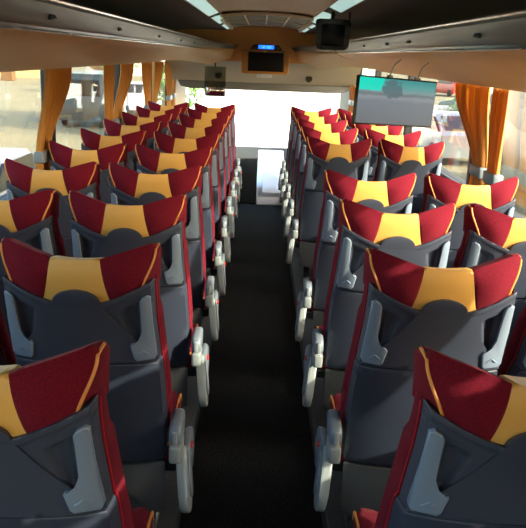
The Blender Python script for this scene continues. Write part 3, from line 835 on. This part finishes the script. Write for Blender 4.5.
def car(name, loc, rz, L, Wd, H, body, label, cat, van=False):
    e = empty(name, loc, rz); tag(e, label, cat)
    z0 = .28
    if van: side = [(-L/2, z0), (L/2, z0), (L/2, H*.48), (L/2-.25, H*.55), (L/2-.95, H*.97), (L/2-1.2, H), (-L/2+.05, H), (-L/2, H-.1)]
    else: side = [(-L/2, z0), (L/2, z0), (L/2, H*.50), (L/2-.15, H*.58), (L/2-1.15, H*.66), (L/2-1.75, H*.97), (L/2-2.2, H), (-L/2+1.1, H*.98), (-L/2+.35, H*.68), (-L/2, H*.62)]
    bm = bmesh.new(); prism(bm, [(x, z) for x, z in side], 'y', -Wd/2, Wd/2, .06, 3)
    for v in bm.verts:
        if v.co.z > H * .62: v.co.y *= .86
    finish('body', bm, M[body], e)
    for s in (-1, 1):
        g = [(-L/2+.5, H*.66), (L/2-1.35, H*.66), (L/2-1.8, H*.93), (-L/2+1.1, H*.93)] if not van else [(-L/2+.3, H*.58), (L/2-.65, H*.58), (L/2-1.0, H*.9), (-L/2+.3, H*.9)]
        bm = bmesh.new(); prism(bm, g, 'y', s * (Wd/2*.9) - .03, s * (Wd/2*.9) + .03); finish('side_glass', bm, M['glassdark'], e, smooth=False)
        for x in (-L/2 + .8, L/2 - .85):
            bm = bmesh.new(); prism(bm, [(x + .32*math.cos(t), .32 + .32*math.sin(t)) for t in [2*PI*i/20 for i in range(20)]], 'y', s*Wd/2 - .12, s*Wd/2 + .02, .02); finish('wheel', bm, M['tyre'], e)
    for sx in (-1, 1):
        bm = bmesh.new()
        if van: q = [(L/2-.27, H*.57), (L/2-.9, H*.93)] if sx > 0 else [(-L/2-.01, H*.6), (-L/2-.01, H*.88)]
        else: q = [(L/2-1.17, H*.68), (L/2-1.72, H*.95)] if sx > 0 else [(-L/2+.38, H*.70), (-L/2+1.0, H*.94)]
        (xa, za), (xb, zb_) = q; w = Wd/2*.74
        vs = [bm.verts.new(p) for p in ((xa+sx*.02, -w, za+.02), (xa+sx*.02, w, za+.02), (xb+sx*.02, w*.95, zb_+.02), (xb+sx*.02, -w*.95, zb_+.02))]
        f = bm.faces.new(vs); r = bmesh.ops.extrude_face_region(bm, geom=[f]); bmesh.ops.translate(bm, vec=(-sx*.05, 0, -.05), verts=[v for v in r['geom'] if isinstance(v, bmesh.types.BMVert)])
        finish('windscreen' if sx > 0 else 'rear_glass', bm, M['glassdark'], e, smooth=False)
    return e
car('car', (-4.55, 11.9, -1.3), PI / 2, 4.2, 1.7, 1.42, 'carwhite', 'white car parked close to the bus outside the left windows', 'car')
car('van', (-6.9, 31.5, -1.3), PI / 2, 4.8, 1.9, 2.05, 'cardark', 'dark van parked in the lot outside the second left window', 'van', True)
car('van', (-12.3, 60, -1.3), PI / 2 + .5, 5.2, 2.0, 2.4, 'carwhite', 'white van parked far off beyond the dark van', 'van', True)
car('car', (-5.9, 37.5, -1.3), PI / 2, 4.2, 1.7, 1.5, 'carwhite', 'white car parked beyond the dark van, left of the bus', 'car')
car('car', (17.3, 70, -1.3), PI / 2 + .3, 4.4, 1.8, 1.7, 'carred', 'red car parked far off outside the right windows', 'car')
car('van', (21.5, 76, -1.3), PI / 2 + .3, 5.0, 2.0, 2.4, 'carwhite', 'white van parked beyond the red car on the right', 'van', True)
M['carsilver'] = mat('car_silver', (.28, .30, .31), .25, metal=.4, coat=.5)
car('car', (6.0, 24.2, -1.3), PI / 2 + .1, 4.3, 1.8, 1.5, 'carsilver', 'silver grey car parked outside the right windows, nearest on that side', 'car')
car('van', (6.9, 17.2, -1.3), PI / 2, 5.2, 2.1, 2.7, 'cardark', 'added dark van outside the right windows, backdrop for seat reflections', 'van', True)  # van added to darken the bright view and let glass reflections show
car('car', (11.6, 41, -1.3), PI / 2 + .4, 4.3, 1.8, 1.5, 'cardark', 'dark car parked midway across the lot on the right', 'car')

def tree(loc, h, r, label, dens=900):
    e = empty('tree', loc); tag(e, label, 'tree')
    bm = bmesh.new(); tube(bm, [(0, 0, 0), (.05, 0, h * .4), (-.03, .05, h * .75)], [.09 * h / 2.5, .06 * h / 2.5, .03 * h / 2.5], 8)
    for k in range(5):
        a = k * 1.3; tube(bm, [(0, 0, h * (.4 + .05 * k)), (r * .55 * math.cos(a), r * .55 * math.sin(a), h * (.6 + .06 * k))], .02 * h / 2.5, 6)
    finish('trunk', bm, M['bark'], e)
    bm = bmesh.new()
    for k in range(dens):
        while True:
            p = Vector((random.uniform(-1, 1), random.uniform(-1, 1), random.uniform(-1, 1)))
            if p.length < 1 and p.length > .35 + .4 * noise.noise(p * 2.2): break
        c = Vector((p.x * r, p.y * r, h - r * .9 + p.z * r * .95)); sz = random.uniform(.05, .09) * r / .8
        q = Matrix.Rotation(random.uniform(0, 6.3), 3, Vector((random.uniform(-1, 1), random.uniform(-1, 1), random.uniform(-1, 1))).normalized())
        vs = [bm.verts.new(c + q @ Vector(w)) for w in ((-sz, 0, 0), (0, -sz * .5, sz * .1), (sz, 0, 0), (0, sz * .5, sz * .1))]
        bm.faces.new(vs)
    finish('foliage', bm, M['leaf'], e, smooth=False)
tree((-1.75, 15.6, -1.3), 2.95, .62, 'small green tree beside the windscreen, front left')
tree((-9.3, 50, -1.3), 4.2, 1.6, 'dark leafy tree in the lot beyond the left windows', 700)

# ------------------------------------------------------------------ light and camera
w = bpy.data.worlds.new('sky'); S.world = w; w.use_nodes = True
nt = w.node_tree; bg = nt.nodes['Background']
sk = nt.nodes.new('ShaderNodeTexSky'); sk.sky_type = 'NISHITA'; sk.sun_disc = False
SUNDIR = Vector((-.80, .45, -.40)).normalized()      # travel direction of sunlight
sk.sun_elevation = math.radians(23); sk.sun_rotation = math.atan2(-SUNDIR.x, -SUNDIR.y)
sk.air_density = 1.0; sk.dust_density = 2.5
nt.links.new(sk.outputs[0], bg.inputs['Color']); bg.inputs['Strength'].default_value = .55
sl = bpy.data.lights.new('sun', 'SUN'); sl.energy = 5.0; sl.angle = math.radians(.6); sl.color = (1, .93, .80)
so = bpy.data.objects.new('sun', sl); COL.objects.link(so); so.rotation_euler = SUNDIR.to_track_quat('-Z', 'Y').to_euler(); so.location = (-20, -12, 12)

yaw, pit, rol, cx, cz = .0111, .2754, .0399, -.0232, 1.7105
fw = Vector((math.sin(yaw) * math.cos(pit), math.cos(yaw) * math.cos(pit), -math.sin(pit)))
r = Vector((math.cos(yaw), -math.sin(yaw), 0)); u = r.cross(fw)
r2 = r * math.cos(rol) + u * math.sin(rol); u2 = -r * math.sin(rol) + u * math.cos(rol)
cd = bpy.data.cameras.new('camera'); cd.sensor_fit = 'HORIZONTAL'; cd.sensor_width = 36; cd.lens = 740 * 36 / 526; cd.clip_start = .05; cd.clip_end = 500
co_ = bpy.data.objects.new('camera', cd); COL.objects.link(co_)
mw = Matrix((r2, u2, -fw)).transposed().to_4x4(); mw.translation = (cx, 0, cz); co_.matrix_world = mw
S.camera = co_

S.view_settings.view_transform = 'Standard'; S.view_settings.look = 'None'; S.view_settings.gamma = 1
S.view_settings.exposure = 1.3
c = S.cycles; c.max_bounces = 10; c.diffuse_bounces = 5; c.glossy_bounces = 4; c.transparent_max_bounces = 12
c.sample_clamp_indirect = 6; c.use_denoising = True; c.caustics_reflective = False; c.caustics_refractive = False
